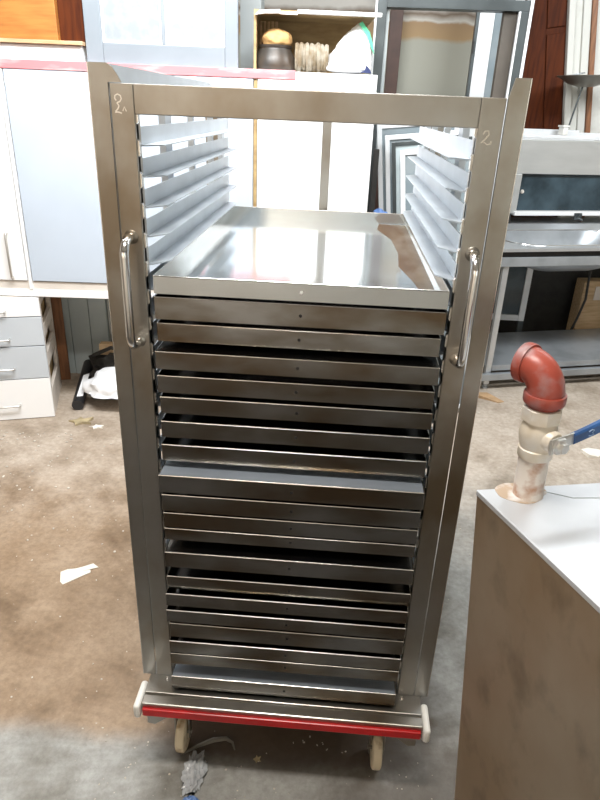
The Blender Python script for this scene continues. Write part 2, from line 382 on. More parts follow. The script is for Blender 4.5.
# ------------------------------------------------------------------ room shell
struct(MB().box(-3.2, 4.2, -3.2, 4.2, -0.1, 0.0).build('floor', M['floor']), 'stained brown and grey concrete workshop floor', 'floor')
struct(MB().box(-3.2, 4.2, 4.2, 4.3, 0, 3.15).build('wall_back', M['backwall']), 'pale painted rear wall with peeling tan band', 'wall')
struct(MB().box(-3.3, -3.2, -3.2, 4.2, 0, 3.15).build('wall_left', M['roomwall']), 'plain painted wall on the left', 'wall')
struct(MB().box(4.2, 4.3, -3.2, 4.2, 0, 3.15).build('wall_right', M['roomwall']), 'plain painted wall on the right', 'wall')
struct(MB().box(-3.2, 4.2, -3.3, -3.2, 0, 3.15).build('wall_front', M['roomwall']), 'plain painted wall behind the viewer', 'wall')
struct(MB().box(-3.2, 4.2, -3.2, 4.2, 3.15, 3.25).build('ceiling', M['ceil']), 'plain ceiling above the workshop', 'ceiling')
# door and panelled wall lining at the right rear
LEAN = Matrix.Translation((1.62, 0, 2.06)) @ Matrix.Rotation(-0.155, 4, 'Y') @ Matrix.Translation((-1.62, 0, -2.06))
LB_ = dict(mat=LEAN)
d1 = struct(MB().box(1.18, 1.62, 4.10, 4.14, 0.16, 2.9, **LB_).build('door_1', M['redwood']), 'dark red wooden door with a vertical groove', 'door')
dp = MB(); dp.box(1.19, 1.478, 4.085, 4.0995, 0.2, 2.85, 0.004, **LB_); dp.box(1.484, 1.61, 4.085, 4.0995, 0.2, 2.24, 0.004, **LB_); dp.box(1.484, 1.61, 4.085, 4.0995, 2.28, 2.85, 0.004, **LB_)
dp.build('door_panel', M['redwood'], d1)
t1 = MB(); t1.box(1.621, 1.668, 4.05, 4.14, 0.16, 2.95, 0.006, **LB_); t1.box(1.668, 1.725, 4.09, 4.14, 0.16, 2.95, 0.004, **LB_); t1.box(1.725, 1.778, 4.07, 4.14, 0.16, 2.95, 0.004, **LB_)
struct(t1.build('trim_1', M['trimwhite']), 'off white grooved door jamb', 'trim')
struct(MB().box(1.779, 1.815, 4.05, 4.14, 0.16, 2.95, 0.004, **LB_).build('trim_2', M['brownwood']), 'narrow brown wooden strip beside the jamb', 'trim')
struct(MB().box(1.816, 2.9, 4.10, 4.14, 0.16, 2.85, 0.004, **LB_).build('trim_3', M['trimwhite']), 'white wall panel at the right edge', 'trim')

# ------------------------------------------------------------------ tray trolley
rack = empty('tray_trolley', (0, 0, 0), 'tall stainless steel bakery tray trolley on wheels standing in the middle', 'trolley')
ZB, ZT, ZC, ZCB = 0.2727, 1.7537, 1.722, 1.672
DB = 1.0
f = MB()
for s in (-1, 1):
    x0, x1 = sorted((s * 0.3065, s * 0.3492)); f.box(x0, x1, 0, 0.032, ZB, ZC, 0.0015)
f.box(-0.3065, 0.3065, 0, 0.032, ZCB, ZC, 0.0015)
front = f.build('front_frame', M['steel'], rack)
# front rim beads: welded inner edges
for s in (-1, 1):
    z = 0.30; prof = []
    while z < 1.66:
        prof += [(s * 0.3065, z), (s * 0.3030, z + 0.004), (s * 0.3030, z + 0.026), (s * 0.3065, z + 0.030)]; z += 0.0565
    prof += [(s * 0.3078, 1.668), (s * 0.3078, 0.296)]
    MB().prism(prof, 'y', 0.006, 0.018).build('weld_bead', M['steel_edge'], front)
# side frames: front flange, side uprights, top plate
for s in (-1, 1):
    m = MB(); up_ = MB()
    pts = [(0.385, ZB), (0.385, ZT), (0.352 if s < 0 else 0.358, ZT), (0.343, 1.748), (0.334, 1.736), (0.327, ZC + 0.001), (0.3515, ZC + 0.001), (0.3515, ZB)]
    if s > 0: pts = [(0.385, ZB), (0.385, ZT), (0.359, ZT), (0.3515, ZC), (0.3515, ZB)]
    m.prism([(s * a, b) for a, b in pts], 'y', 0.0, 0.004)
    x0, x1 = sorted((s * 0.381, s * 0.385)); m.box(x0, x1, 0.004, 0.10, ZB, ZT)
    # uprights
    for (ya, yb) in ((0.035, 0.075), (0.295, 0.35), (0.575, 0.59), (0.83, 0.85), (DB, DB + 0.04)):
        x0, x1 = sorted((s * 0.330, s * 0.345)); up_.box(x0, x1, ya, yb, ZB, 1.715)
    if s < 0:
        tp = MB().prism([(0.0045, 1.70), (DB + 0.02, 1.70), (DB + 0.05, 1.715), (DB, 1.735), (0.9, 1.75), (0.0045, ZT - 0.001)], 'x', -0.3525, -0.3500)
    else:
        tp = MB().box(0.345, 0.349, 0.033, DB + 0.04, 1.68, 1.715)
    sf = m.build('side_frame', M['steel'], rack)
    tp.build('top_plate', M['alu'], sf); up_.build('upright', M['alu'], sf)
    w = MB()   # thin bright worn edge and weld dots along the outer flange
    w.box(s * 0.3852 - 0.0008, s * 0.3852 + 0.0008, -0.0008, 0.003, ZB, ZT)
    w.build('worn_edge', M['steel_edge'], sf)
# rear frame
r = MB()
for s in (-1, 1):
    x0, x1 = sorted((s * 0.345, s * 0.385)); r.box(x0, x1, DB, DB + 0.03, ZB, 1.715)
r.box(-0.345, 0.345, DB, DB + 0.03, 1.665, 1.715); r.box(-0.345, 0.345, DB, DB + 0.03, ZB, ZB + 0.04)
r.build('rear_frame', M['steel'], rack)
MB().box(-0.002, 0.027, DB + 0.002, DB + 0.022, ZB + 0.04, 1.665, 0.001).build('rear_stop_bar', M['steel'], rack)

# trays: (lip height, tray bottom, front edge y, centre x, label)
TR = [
 (1.379, 1.343, -0.002, 0.003, 'topmost shallow steel tray with its shiny inside in view'),
 (1.336, 1.290, -0.003, 0.003, 'steel tray right under the topmost one, second from the top'),
 (1.276, 1.237, 0.012, 0.001, 'steel tray set slightly back, third from the top'),
 (1.223, 1.185, -0.016, 0.002, 'upturned steel tray pulled slightly forward, fourth from the top'),
 (1.165, 1.126, -0.006, 0.000, 'steel tray fifth from the top of the trolley'),
 (1.114, 1.076, -0.004, 0.003, 'steel tray sixth from the top of the trolley'),
 (1.057, 1.018, -0.008, 0.003, 'steel tray seventh from the top of the trolley'),
 (1.001, 0.960, -0.012, 0.002, 'steel tray right above the blue gleaming rim, eighth from the top'),
 (0.942, 0.898, -0.047, 0.001, 'upturned steel tray pulled forward at mid height with gleaming flat top'),
 (0.882, 0.838, -0.033, 0.001, 'steel tray directly below the pulled out mid-height tray'),
 (0.829, 0.790, -0.028, 0.001, 'upper tray of the close pair at mid height'),
 (0.7845, 0.753, -0.027, 0.001, 'lower tray of the close pair at mid height'),
 (0.727, 0.684, -0.043, 0.002, 'upturned steel tray below the wide gap under the mid-height close pair'),
 (0.651, 0.614, -0.038, 0.003, 'seventh steel tray from the bottom of the trolley'),
 (0.608, 0.572, -0.052, 0.001, 'sixth steel tray from the bottom of the trolley'),
 (0.557, 0.521, -0.053, 0.000, 'fifth steel tray from the bottom of the trolley'),
 (0.504, 0.460, -0.042, 0.002, 'fourth steel tray from the bottom of the trolley'),
 (0.447, 0.409, -0.045, 0.000, 'upper tray of the close pair near the bottom, third lowest'),
 (0.4035, 0.368, -0.044, 0.000, 'lower tray of the close pair near the bottom, second lowest'),
 (0.325, 0.284, -0.047, 0.000, 'lowest steel tray, upturned, just above the trolley deck'),
]
# runners: an angle rail each side for every shelf level
levels = [1.620, 1.564, 1.507, 1.4505, 1.395] + [t[1] for k, t in enumerate(TR) if k not in (11, 18)]
for s in (-1, 1):
    for z in levels:
        m = MB()
        x0, x1 = sorted((s * 0.3085, s * 0.3108)); m.box(x0, x1, 0.034, DB - 0.004, z - 0.001, z + 0.031)
        z0 = z - 0.0035
        m.prism([(s * 0.3108, 0.034), (s * 0.303, 0.034), (s * 0.2745, 0.075), (s * 0.2745, DB - 0.06), (s * 0.303, DB - 0.03), (s * 0.3108, DB - 0.03)], 'z', z0, z0 + 0.0025)
        # short welded tabs to the uprights
        for y in (0.05, 0.31, 0.58, 0.835):
            x0, x1 = sorted((s * 0.3108, s * 0.331)); m.box(x0, x1, y, y + 0.012, z + 0.004, z + 0.02)
        m.build('runner', M['alu'], rack)

TW, TD, TH = 0.5874, 0.979, 0.0016
def tray_parts(t, h, top, inv, blue):
    b = MB(); w = TW / 2
    if inv: b.box(-w + TH, w - TH, TH, TD - TH, h - TH - 0.0002, h - 0.0002)
    else: b.box(-w, w, 0, TD, 0, TH)
    for (x0, x1, y0, y1) in ((-w, w, 0, TH), (-w, w, TD - TH, TD), (-w, -w + TH, TH, TD - TH), (w - TH, w, TH, TD - TH)):
        b.box(x0, x1, y0, y1, 0.0 if inv else TH, h)
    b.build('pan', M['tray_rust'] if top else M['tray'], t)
    if inv: MB().box(-w + 0.002, w - 0.002, 0.002, TD - 0.002, h - 0.0002, h + 0.0004).build('flat_base', M['tray_blue_sheen'] if blue else M['tray'], t)
    rm = MB()
    rm.tube([(-w, 0.0005, h), (w, 0.0005, h)], 0.0013, 8); rm.tube([(-w, TD - 0.0005, h), (w, TD - 0.0005, h)], 0.0013, 8)
    rm.tube([(-w + 0.0005, 0, h), (-w + 0.0005, TD, h)], 0.0013, 8); rm.tube([(w - 0.0005, 0, h), (w - 0.0005, TD, h)], 0.0013, 8)
    rm.build('rolled_rim', M['steel_edge'], t)
    hl = MB(); hl.tube([(0.004, -0.0006, h * 0.5), (0.004, 0.0012, h * 0.5)], 0.0034, 14)
    hl.build('painted_hole_disc', M['whiteplastic'] if top else M['black'], t)  # disc in place of a hole: painted dark, shining white on the top tray
for k, (zl, zb, y, x, lab) in enumerate(TR):
    t = empty('oven_tray', (x, y, zb), lab, 'tray', 'steel trays on the trolley')
    tray_parts(t, zl - zb, k == 0, k in (3, 8, 12, 19), k in (8, 19))
# narrow rust patches lie in the right-hand strip of the top tray
rs = MB()
w = TW / 2
rs.prism([(0.262, 0.03), (0.285, 0.02), (0.289, 0.965), (0.20, 0.97), (0.19, 0.86), (0.225, 0.7), (0.232, 0.5), (0.222, 0.35), (0.245, 0.2)], 'z', TH, TH + 0.0004)
top_tray = bpy.data.objects['oven_tray']
part(rs.build('rust_stain', plain('rust_film', (0.085, 0.042, 0.016), 0.30, 0.3, scale=6, col2=(0.20, 0.165, 0.125), lo=0.42, hi=0.68, stretch=(2, 0.7, 1)), top_tray), 'brown rust stain along the right side')

# handles
def arc(c, r, a0, a1, n, f):
    return [f(c[0] + r * math.cos(a0 + (a1 - a0) * i / n), c[1] + r * math.sin(a0 + (a1 - a0) * i / n)) for i in range(n + 1)]
for s in (-1, 1):
    x = s * 0.3295; z0, z1, d, rr = 1.238, 1.453, 0.05, 0.03
    F3 = lambda yy, zz: (x, yy, zz)
    pts = [(x, 0.0, z1)] + arc((-d + rr, z1 - rr), rr, PI / 2, PI, 8, F3) + arc((-d + rr, z0 + rr), rr, PI, 1.5 * PI, 8, F3) + [(x, 0.0, z0)]
    h = MB().tube(pts, 0.0088, 16).build('handle', M['polished'], rack, True)
    for z in (z0, z1): MB().lathe([(0.0, 0.004), (0.010, 0.003), (0.014, 0.0)], 16, Matrix.Translation((x, -0.0002, z)) @ Matrix.Rotation(PI / 2, 4, 'X')).build('weld_foot', M['steel'], h, True)
# chalk numerals
def stroke(name, pts, r, mat):
    o = MB().tube([(a, -0.0006, b) for a, b in pts], r, 6).build(name, mat, rack); o.scale = (1, 0.3, 1); return o
two = [(0.22, 0.70), (0.10, 0.82), (0.14, 0.98), (0.36, 1.06), (0.60, 0.98), (0.66, 0.80), (0.52, 0.64), (0.34, 0.60), (0.26, 0.56), (0.34, 0.50), (0.42, 0.40), (0.32, 0.24), (0.10, 0.08), (0.06, 0.02), (0.20, 0.05), (0.40, 0.04), (0.62, -0.02)]
a = stroke('chalk_numeral', [(-0.343 + p * 0.0215, 1.6735 + q * 0.029) for p, q in two], 0.0013, M['chalk'])
stroke('chalk_tick', [(-0.3275, 1.677), (-0.3245, 1.684), (-0.321, 1.6765)], 0.0010, M['chalk'])
two2 = [(0.15, 0.75), (0.3, 0.98), (0.6, 0.98), (0.65, 0.72), (0.35, 0.38), (0.05, 0.15), (0.3, 0.22), (0.6, 0.05), (0.95, 0.12), (0.9, 0.3)]
stroke('chalk_numeral', [(0.314 + p * 0.020, 1.645 + q * 0.024) for p, q in two2], 0.0013, M['chalk_faint'])

# deck, red strip, bumpers, casters
dk = MB()
dk.box(-0.366, 0.366, -0.058, DB + 0.06, 0.246, 0.2722, 0.002)
dk.box(-0.366, 0.366, -0.093, -0.0635, 0.246, 0.2705, 0.003)
dk.box(-0.366, 0.366, -0.066, -0.055, 0.244, 0.262)
deck = dk.build('deck', M['steel'], rack)
MB().box(-0.362, 0.362, -0.101, -0.088, 0.233, 0.2575, 0.003).build('red_bumper_strip', M['red'], rack)
for s in (-1, 1):
    g = MB()
    for (ya, yb) in ((-0.085, -0.08), (DB + 0.04, DB + 0.045)):
        g.prism([(s * 0.355, 0.2455), (s * 0.355, 0.190), (s * 0.335, 0.186), (s * 0.30, 0.215), (s * 0.28, 0.2455)], 'y', ya, yb)
    x0, x1 = sorted((s * 0.335, s * 0.345)); g.box(x0, x1, -0.082, DB + 0.042, 0.215, 0.2455)
    g.build('gusset', M['steel'], deck)
sw = MB()
for s in (-1, 1): sw.lathe([(0.0, 0.005), (0.004, 0.004), (0.006, 0.0)], 8, Matrix.Translation((s * 0.318, -0.012, 0.2722)))
sw.build('screw', M['polished'], deck, True)
for s in (-1, 1):
    for y in (-0.055, DB + 0.02):
        x0, x1 = sorted((s * 0.3665, s * 0.386))
        MB().box(x0, x1, y - 0.048, y + 0.04, 0.222, 0.268, 0.009, seg=3).build('corner_bumper', M['whiteplastic'], rack, True)
WR = 0.056
for (x, y) in ((-0.284, 0.0), (0.268, 0.0), (-0.284, 0.9), (0.268, 0.9)):
    c = MB()
    c.box(x - 0.04, x + 0.04, y - 0.045, y + 0.055, 0.236, 0.246, 0.002)
    c.lathe([(0.0, 0.236), (0.024, 0.236), (0.026, 0.19), (0.0, 0.185)], 20, Matrix.Translation((x, y + 0.015, 0)))
    for s in (-1, 1):
        xx = x + s * 0.0195
        c.prism([(y - 0.012, WR - 0.012), (y + 0.012, WR - 0.012), (y + 0.035, 0.19), (y - 0.01, 0.19)], 'x', xx - 0.002, xx + 0.002)
    c.box(x - 0.0215, x + 0.0215, y - 0.012, y + 0.037, 0.178, 0.19, 0.002)
    c.tube([(x - 0.024, y, WR), (x + 0.024, y, WR)], 0.005, 10)
    cs = c.build('caster', M['steel'], rack, True)
    wm = Matrix.Translation((x, y, WR)) @ Matrix.Rotation(PI / 2, 4, 'Y')
    MB().lathe([(0.0, -0.011), (0.02, -0.011), (0.022, -0.013), (WR - 0.006, -0.0135), (WR - 0.001, -0.010), (WR, -0.005), (WR, 0.005), (WR - 0.001, 0.010), (WR - 0.006, 0.0135), (0.022, 0.013), (0.02, 0.011), (0.0, 0.011)], 40, wm).build('wheel', M['nylon'], cs, True)

# ------------------------------------------------------------------ white cabinets along the back left
CA = 0.075
cab = empty('wall_cabinet', (-1.2, 2.0, 0), 'long white cabinet with blue grey doors and a faded red top edge', 'cabinet', rotz=CA)
b = MB()
b.box(-0.95, 1.41, 0.02, 0.50, 0.76, 1.838, 0.002)
b.box(-0.95, 1.41, 0.0, 0.50, 0.718, 0.758, 0.002)
b.box(-0.352, -0.335, -0.004, 0.02, 0.76, 1.80)
b.build('body', M['white'], cab)
MB().box(-0.95, 1.41, 0.005, 0.0195, 0.7585, 0.80).build('bottom_rail', M['cream'], cab)
MB().box(-0.95, 1.025, -0.006, 0.019, 1.803, 1.842, 0.002).build('top_edge_tape', M['pink'], cab)
def cab_door(x0, x1, z0, z1, mat, handle=None):
    d = MB().box(x0, x1, -0.004, 0.0195, z0, z1, 0.0015).build('door', mat, cab)
    if handle:
        hx, za, zb = handle
        MB().tube([(hx, -0.004, zb), (hx, -0.026, zb), (hx, -0.028, zb - 0.006), (hx, -0.028, za + 0.006), (hx, -0.026, za), (hx, -0.004, za)], 0.006, 10).build('handle', M['nut'], d, True)
cab_door(-0.94, -0.358, 0.805, 1.80, M['white'], (-0.428, 0.822, 1.05))
cab_door(-0.330, 0.245, 0.805, 1.80, M['bluegrey'])
cab_door(0.250, 0.828, 0.805, 1.80, M['bluegrey'])
cab_door(0.850, 1.405, 0.805, 1.80, M['white'])
MB().box(0.831, 0.847, 0.004, 0.019, 0.805, 1.80).build('door_gap_edge', M['plywood'], cab)
sp = MB(); sp.box(1.33, 1.40, 0.03, 0.48, 0, 0.717)
sp.build('support_panel', M['white'], cab)

# drawer unit
dr = empty('drawer_unit', (-1.514, 1.975, 0), 'white and grey four drawer unit standing under the cabinet at the left edge', 'drawer unit', rotz=0.318)
b = MB()
b.box(-0.62, -0.02, 0.021, 0.50, 0.0, 0.02); b.box(-0.62, -0.02, 0.021, 0.50, 0.69, 0.714)
b.box(-0.62, -0.60, 0.021, 0.50, 0.02, 0.69); b.box(-0.62, -0.02, 0.48, 0.50, 0.02, 0.69)
b.box(-0.02, 0.0, 0.021, 0.055, 0.0, 0.714); b.box(-0.02, 0.0, 0.42, 0.47, 0.0, 0.714)
for z0, z1 in ((0.0, 0.16), (0.30, 0.38), (0.47, 0.54), (0.655, 0.714)):
    b.box(-0.02, 0.0, 0.055, 0.42, z0, z1)
b.build('carcass', M['cream'], dr)
for (z0, z1, mt, hz) in ((0.611, 0.712, M['white'], 0.645), (0.444, 0.606, M['drawergrey'], 0.488), (0.251, 0.439, M['drawergrey'], 0.318), (0.004, 0.246, M['white'], 0.095)):
    d = MB().box(-0.615, 0.0, 0.0, 0.02, z0, z1, 0.0015).build('drawer', mt, dr)
    MB().tube([(-0.43, 0.0, hz), (-0.43, -0.024, hz), (-0.424, -0.027, hz), (-0.181, -0.027, hz), (-0.175, -0.024, hz), (-0.175, 0.0, hz)], 0.0055, 10).build('handle', M['nut'], d, True)
    MB().box(-0.59, -0.03, 0.022, 0.44, z0 + 0.025, z1 - 0.02).build('drawer_box', M['plywood'], d)

# things under the cabinet
brd = MB().box(-0.03, 0.03, -0.012, 0.012, 0, 0.70, 0.002).build('plank', M['brownwood'], None, loc=(-1.672, 2.52, 0), rotz=0.3)
tag(brd, 'upright brown wooden board beside the drawer unit', 'board')
pn = MB()
for k, (a, c) in enumerate(((0.0, 0.056), (0.060, 0.183), (0.187, 0.300))): pn.box(a, c, 0, 0.02, 0.0, 0.70, 0.003)
pn.box(0, 0.30, 0.0195, 0.03, 0.0, 0.70)
tag(pn.build('grooved_panel', M['panelblue'], None, loc=(-1.70, 2.62, 0), rotz=0.03), 'pale blue grooved panel standing under the cabinet', 'panel')
tag(MB().box(0, 0.50, 0, 0.03, 0, 0.70, 0.003).build('leaning_sheet', M['greycol'], None, loc=(-1.385, 2.62, 0), rotz=0.02), 'grey sheet standing under the cabinet right of the blue panel', 'sheet')
wb = MB().box(-0.12, 0.12, -0.03, 0.03, -0.035, 0.035, 0.003).build('wood_block', M['lightwood'], None, loc=(-1.27, 2.46, 0.262), rotz=0.1)
tag(wb, 'short pale wood block on the dark scrap heap', 'wood block')
sc = MB()
sc.blob((0, 0, 0.10), 0.20, 0.14, 0.15, 0.35, 3, 3, 0.0); sc.blob((0.2, 0.02, 0.08), 0.2, 0.13, 0.14, 0.3, 5, 3, 0.0)
sc.box(-0.11, 0.04, -0.09, -0.06, 0.20, 0.23, 0.003, Matrix.Rotation(0.3, 4, 'Y')); sc.tube([(-0.15, -0.05, 0.22), (-0.02, -0.08, 0.29), (0.12, -0.06, 0.25)], 0.012, 8)
tag(sc.build('scrap_heap', M['debris'], None, loc=(-1.28, 2.47, 0)), 'black heap of scrap in the dark under the cabinet', 'scrap heap')
tb = empty('cardboard_tube', (-1.415, 2.075, 0.0), 'black and white tube lying end-on beside the white bag', 'tube', rotz=0.22)
MB().tube([(0, 0, 0.034), (0, 0.5, 0.10)], 0.034, 20).build('tube_body', M['blackplastic'], tb, True)
lb = MB().prism([(-0.004, 0.02), (0.03, 0.03), (0.031, 0.30), (-0.002, 0.27)], 'z', 0.0, 0.002); o = lb.build('tube_label', M['bag'], tb); o.location = (-0.004, 0.02, 0.071); o.rotation_euler = (0.131, 0.1, 0)
bg = MB(); bg.blob((-0.03, 0, 0.10), 0.175, 0.14, 0.135, 0.22, 2, 4, 0.002)
tag(bg.build('plastic_bag', M['bag'], None, True, loc=(-1.19, 2.185, 0)), 'white plastic bag lying on the floor under the cabinet', 'bag')

# ------------------------------------------------------------------ on top of the cabinet
CT = 1.842
def onto(u, v):   # cabinet-local -> world
    return (-1.2 + u * math.cos(CA) - v * math.sin(CA), 2.0 + u * math.sin(CA) + v * math.cos(CA))
x, y = onto(-0.30, 0.02)
wbx = MB().box(-0.60, 0.337, 0, 0.32, 0, 0.068, 0.003).build('flat_box', M['white'], None, loc=(x, y, CT - 0.003), rotz=CA)
tag(wbx, 'flat white box lying on the cabinet under the orange wooden case', 'box')
wc = empty('wooden_case', (x, y, CT + 0.067), 'orange wooden case standing on the flat white box at top left', 'case', rotz=CA)
b = MB(); b.box(-0.62, 0.348, -0.02, 0.32, 0.0, 0.016, 0.002)
b.build('base_board', M['lightwood'], wc)
b = MB(); b.box(-0.60, 0.345, 0.04, 0.32, 0.0165, 0.60)
b.build('side_panel', M['redwood'], wc)
b = MB(); b.box(-0.60, 0.234, 0.0, 0.0395, 0.0165, 0.60, 0.003)
b.build('front_panel', M['orange'], wc)

# open box with a torn front edge
nx, ny = onto(0.826, 0.035)
ob = empty('open_case', (nx, ny, CT - 0.0035), 'open plywood lined case lying on the cabinet with a torn white top edge', 'case', rotz=CA)
b = MB()
b.box(0, 0.56, 0.38, 0.40, 0, 0.25); b.box(0, 0.012, 0.03, 0.38, 0, 0.25)
b.box(0.012, 0.56, 0.03, 0.38, 0.238, 0.25)
b.build('lining', M['plywood'], ob)
b = MB(); b.prism([(0.005, 0.225), (0.03, 0.245), (0.12, 0.25), (0.12, 0.235), (0.05, 0.232)], 'y', 0.0, 0.028)
b.box(0.20, 0.585, 0.0, 0.028, 0.236, 0.252, 0.002); b.box(0.12, 0.20, 0.01, 0.028, 0.232, 0.243)
b.build('torn_top_edge', M['white'], ob)
b = MB()
for k in range(5): b.box(0.016 + k * 0.019, 0.029 + k * 0.019, 0.24, 0.26, 0.02, 0.225, 0.002)
b.build('slat', M['lightwood'], ob)
px, py = onto(0.924, 0.15)
pt = MB().lathe([(0, 0), (0.088, 0), (0.100, 0.012), (0.102, 0.03), (0.092, 0.066), (0.078, 0.090), (0.075, 0.098), (0.080, 0.104), (0.080, 0.112), (0.068, 0.113), (0.066, 0.092), (0, 0.085)], 40).build('pot', M['pot'], None, True, loc=(px, py, CT - 0.003))
tag(pt, 'dark round pot on the cabinet in front of the open case', 'pot')
sg = MB(); sg.blob((0, 0, 0.03), 0.072, 0.06, 0.047, 0.12, 4, 4)
tag(sg.build('foam_lump', M['sponge'], None, True, loc=(px + 0.008, py, CT + 0.102)), 'tan foam lump resting in the mouth of the dark pot', 'foam')
cx, cy = onto(1.100, 0.13)
co = MB()
for k in range(9):
    rr = 0.061 + 0.004 * math.sin(k * 2.3)
    co.lathe([(rr - 0.014, -0.0088), (rr - 0.003, -0.0088), (rr + 0.001, 0.0), (rr - 0.003, 0.0088), (rr - 0.014, 0.0088)], 28, Matrix.Translation((-0.072 + k * 0.0172, 0, 0.066)) @ Matrix.Rotation(PI / 2 + 0.07 * math.sin(k * 1.7), 4, 'Y'), closed=True)
co.tube([(-0.078, 0, 0.066), (0.078, 0, 0.066)], 0.052, 20)
tag(co.build('strap_coil', M['strap'], None, True, loc=(cx, cy, CT - 0.003), rotz=CA), 'pale coil of woven strap lying between pot and white bag', 'coil')
from mathutils import noise as _n
bx, by = onto(1.285, 0.14)
bgm = bmesh.new(); bmesh.ops.create_icosphere(bgm, subdivisions=5, radius=1)
for v in bgm.verts:
    d = v.co.normalized(); t = (d.z + 1) / 2
    q = max(0.0, min(1.0, (t - 0.12) / 0.88))
    hor = Vector((d.x, d.y)); L_ = max(1e-5, hor.length); hor = hor / L_
    prof = min(1.0, t / 0.10) ** 0.5 if t < 0.10 else (1 - q) ** 0.62
    xl = -0.135 if hor.x < 0 else 0.105
    h = 0.10 * _n.noise(d * 2.5) + 0.05 * _n.noise(d * 7)
    top = 0.045 * q
    v.co = Vector((abs(xl) * hor.x * prof * (1 + h) + top, 0.09 * hor.y * prof * (1 + h), 0.22 * t * (1 + 0.25 * h)))
k = MB(); k._merge(bgm)
cb = k.build('carrier_bag', M['bag'], None, True, loc=(bx, by, CT - 0.003), rotz=CA)
tag(cb, 'white carrier bag with green edge standing on the cabinet', 'bag')
gm = MB(); gm.prism([(0.028, 0.212), (0.044, 0.222), (0.082, 0.178), (0.103, 0.12), (0.108, 0.09), (0.093, 0.115), (0.070, 0.165)], 'y', -0.045, -0.035)
gm.build('green_edge', M['greenbag'], cb)
gm = MB(); gm.prism([(0.045, 0.008), (0.098, 0.006), (0.090, 0.022), (0.072, 0.04), (0.066, 0.02)], 'y', -0.088, -0.076)
gm.build('navy_print', M['navy'], cb)

# ------------------------------------------------------------------ tall framed panels behind the cabinet
gx, gy = onto(0.0, 0.04)
gp = empty('glazed_partition', (gx, gy, 1.8425), 'pale aluminium frame with two frosted panes standing on the cabinet', 'partition', rotz=CA)
b = MB(); b.box(0.052, 0.130, 0, 0.04, 0, 0.75, 0.003); b.box(0.694, 0.755, 0, 0.04, 0, 0.75, 0.003)
b.box(0.130, 0.694, 0, 0.04, 0.0, 0.085, 0.003); b.box(0.404, 0.420, 0.004, 0.036, 0.085, 0.72, 0.002); b.box(0.130, 0.694, 0, 0.04, 0.71, 0.75, 0.002)
b.build('frame', M['paleframe'], gp)
for x0, x1 in ((0.131, 0.403), (0.421, 0.693)): MB().box(x0, x1, 0.014, 0.022, 0.086, 0.709).build('pane', M['frost'], gp)
for x0, x1 in ((0.131, 0.403), (0.421, 0.693)):
    MB().frame(x0, x1, 0.086, 0.709, 0.008, 0.006, 0.0138, bev=0).build('glazing_bead', M['white'], gp)
struct(MB().box(-0.527, -0.415, 2.66, 2.80, 0, 3.15).build('trim_4', M['greycol']), 'grey painted post behind the cabinet', 'post')

# big aluminium window frame
wf = empty('aluminium_window_frame', (0.185, 2.64, 0), 'large grey aluminium window frame standing behind the trolley', 'window frame')
b = MB()
b.box(0.012, 0.060, 0, 0.09, 0, 2.225, 0.002); b.box(0.748, 0.790, 0.0, 0.09, 0, 2.175, 0.002); b.box(0.060, 0.790, 0.0, 0.09, 2.175, 2.225, 0.002)
b.box(0.060, 0.79, 0, 0.09, 0, 0.06, 0.002)
b.build('inner_frame', M['darkframe'], wf)
MB().box(0.7905, 0.806, -0.006, 0.09, 0, 2.26, 0.002).build('outer_trim', M['palframe'], wf)
MB().box(0.738, 0.7475, -0.006, 0.02, 0.061, 2.174, 0.001).build('glazing_strip', M['palframe'], wf)
MB().box(0.670, 0.7375, 0.03, 0.085, 0.061, 2.174, 0.002).build('reveal_board', plain('dark_reveal_board', (0.10, 0.085, 0.07), 0.6, 0, 0.3, scale=4), wf)
MB().box(0.0, 0.0115, -0.006, 0.09, 0.0, 2.225, 0.002).build('edge_strip', M['palframe'], wf)
MB().box(0.0605, 0.078, 0.03, 0.05, 0.061, 2.174, 0.002).build('side_sash', M['greycol'], wf)
ps = MB().box(-0.045, 0.045, 0, 0.06, 0, 2.9, 0.003).build('brown_post', plain('dark_brown_wood', (0.075, 0.035, 0.025), 0.5, 0, 0.3, scale=8), None, loc=(0.378, 4.0, 0))
tag(ps, 'dark brown wooden post against the wall seen through the window frame', 'post')
sh = empty('window_sash', (0.912, 3.75, 0), 'white aluminium sash with a grey pane leaning inside the large window frame', 'window sash')
b = MB(); b.box(0, 0.10, 0, 0.05, 0, 2.6, 0.003); b.box(0.10, 0.22, 0, 0.05, 0, 0.09); b.box(0.22, 0.28, 0, 0.05, 0, 2.6, 0.003); b.box(0.10, 0.22, 0, 0.05, 2.52, 2.6)
b.build('frame', M['palframe'], sh)
MB().box(0.101, 0.219, 0.02, 0.03, 0.091, 2.519).build('pane', M['glass_blue'], sh)
MB().box(-0.022, -0.012, -0.014, -0.0005, 2.06, 2.13, 0.002).build('latch', M['blackplastic'], sh)
MB().box(-0.020, -0.0005, 0.0, 0.05, 0, 2.6).build('gasket', M['darkframe'], sh)

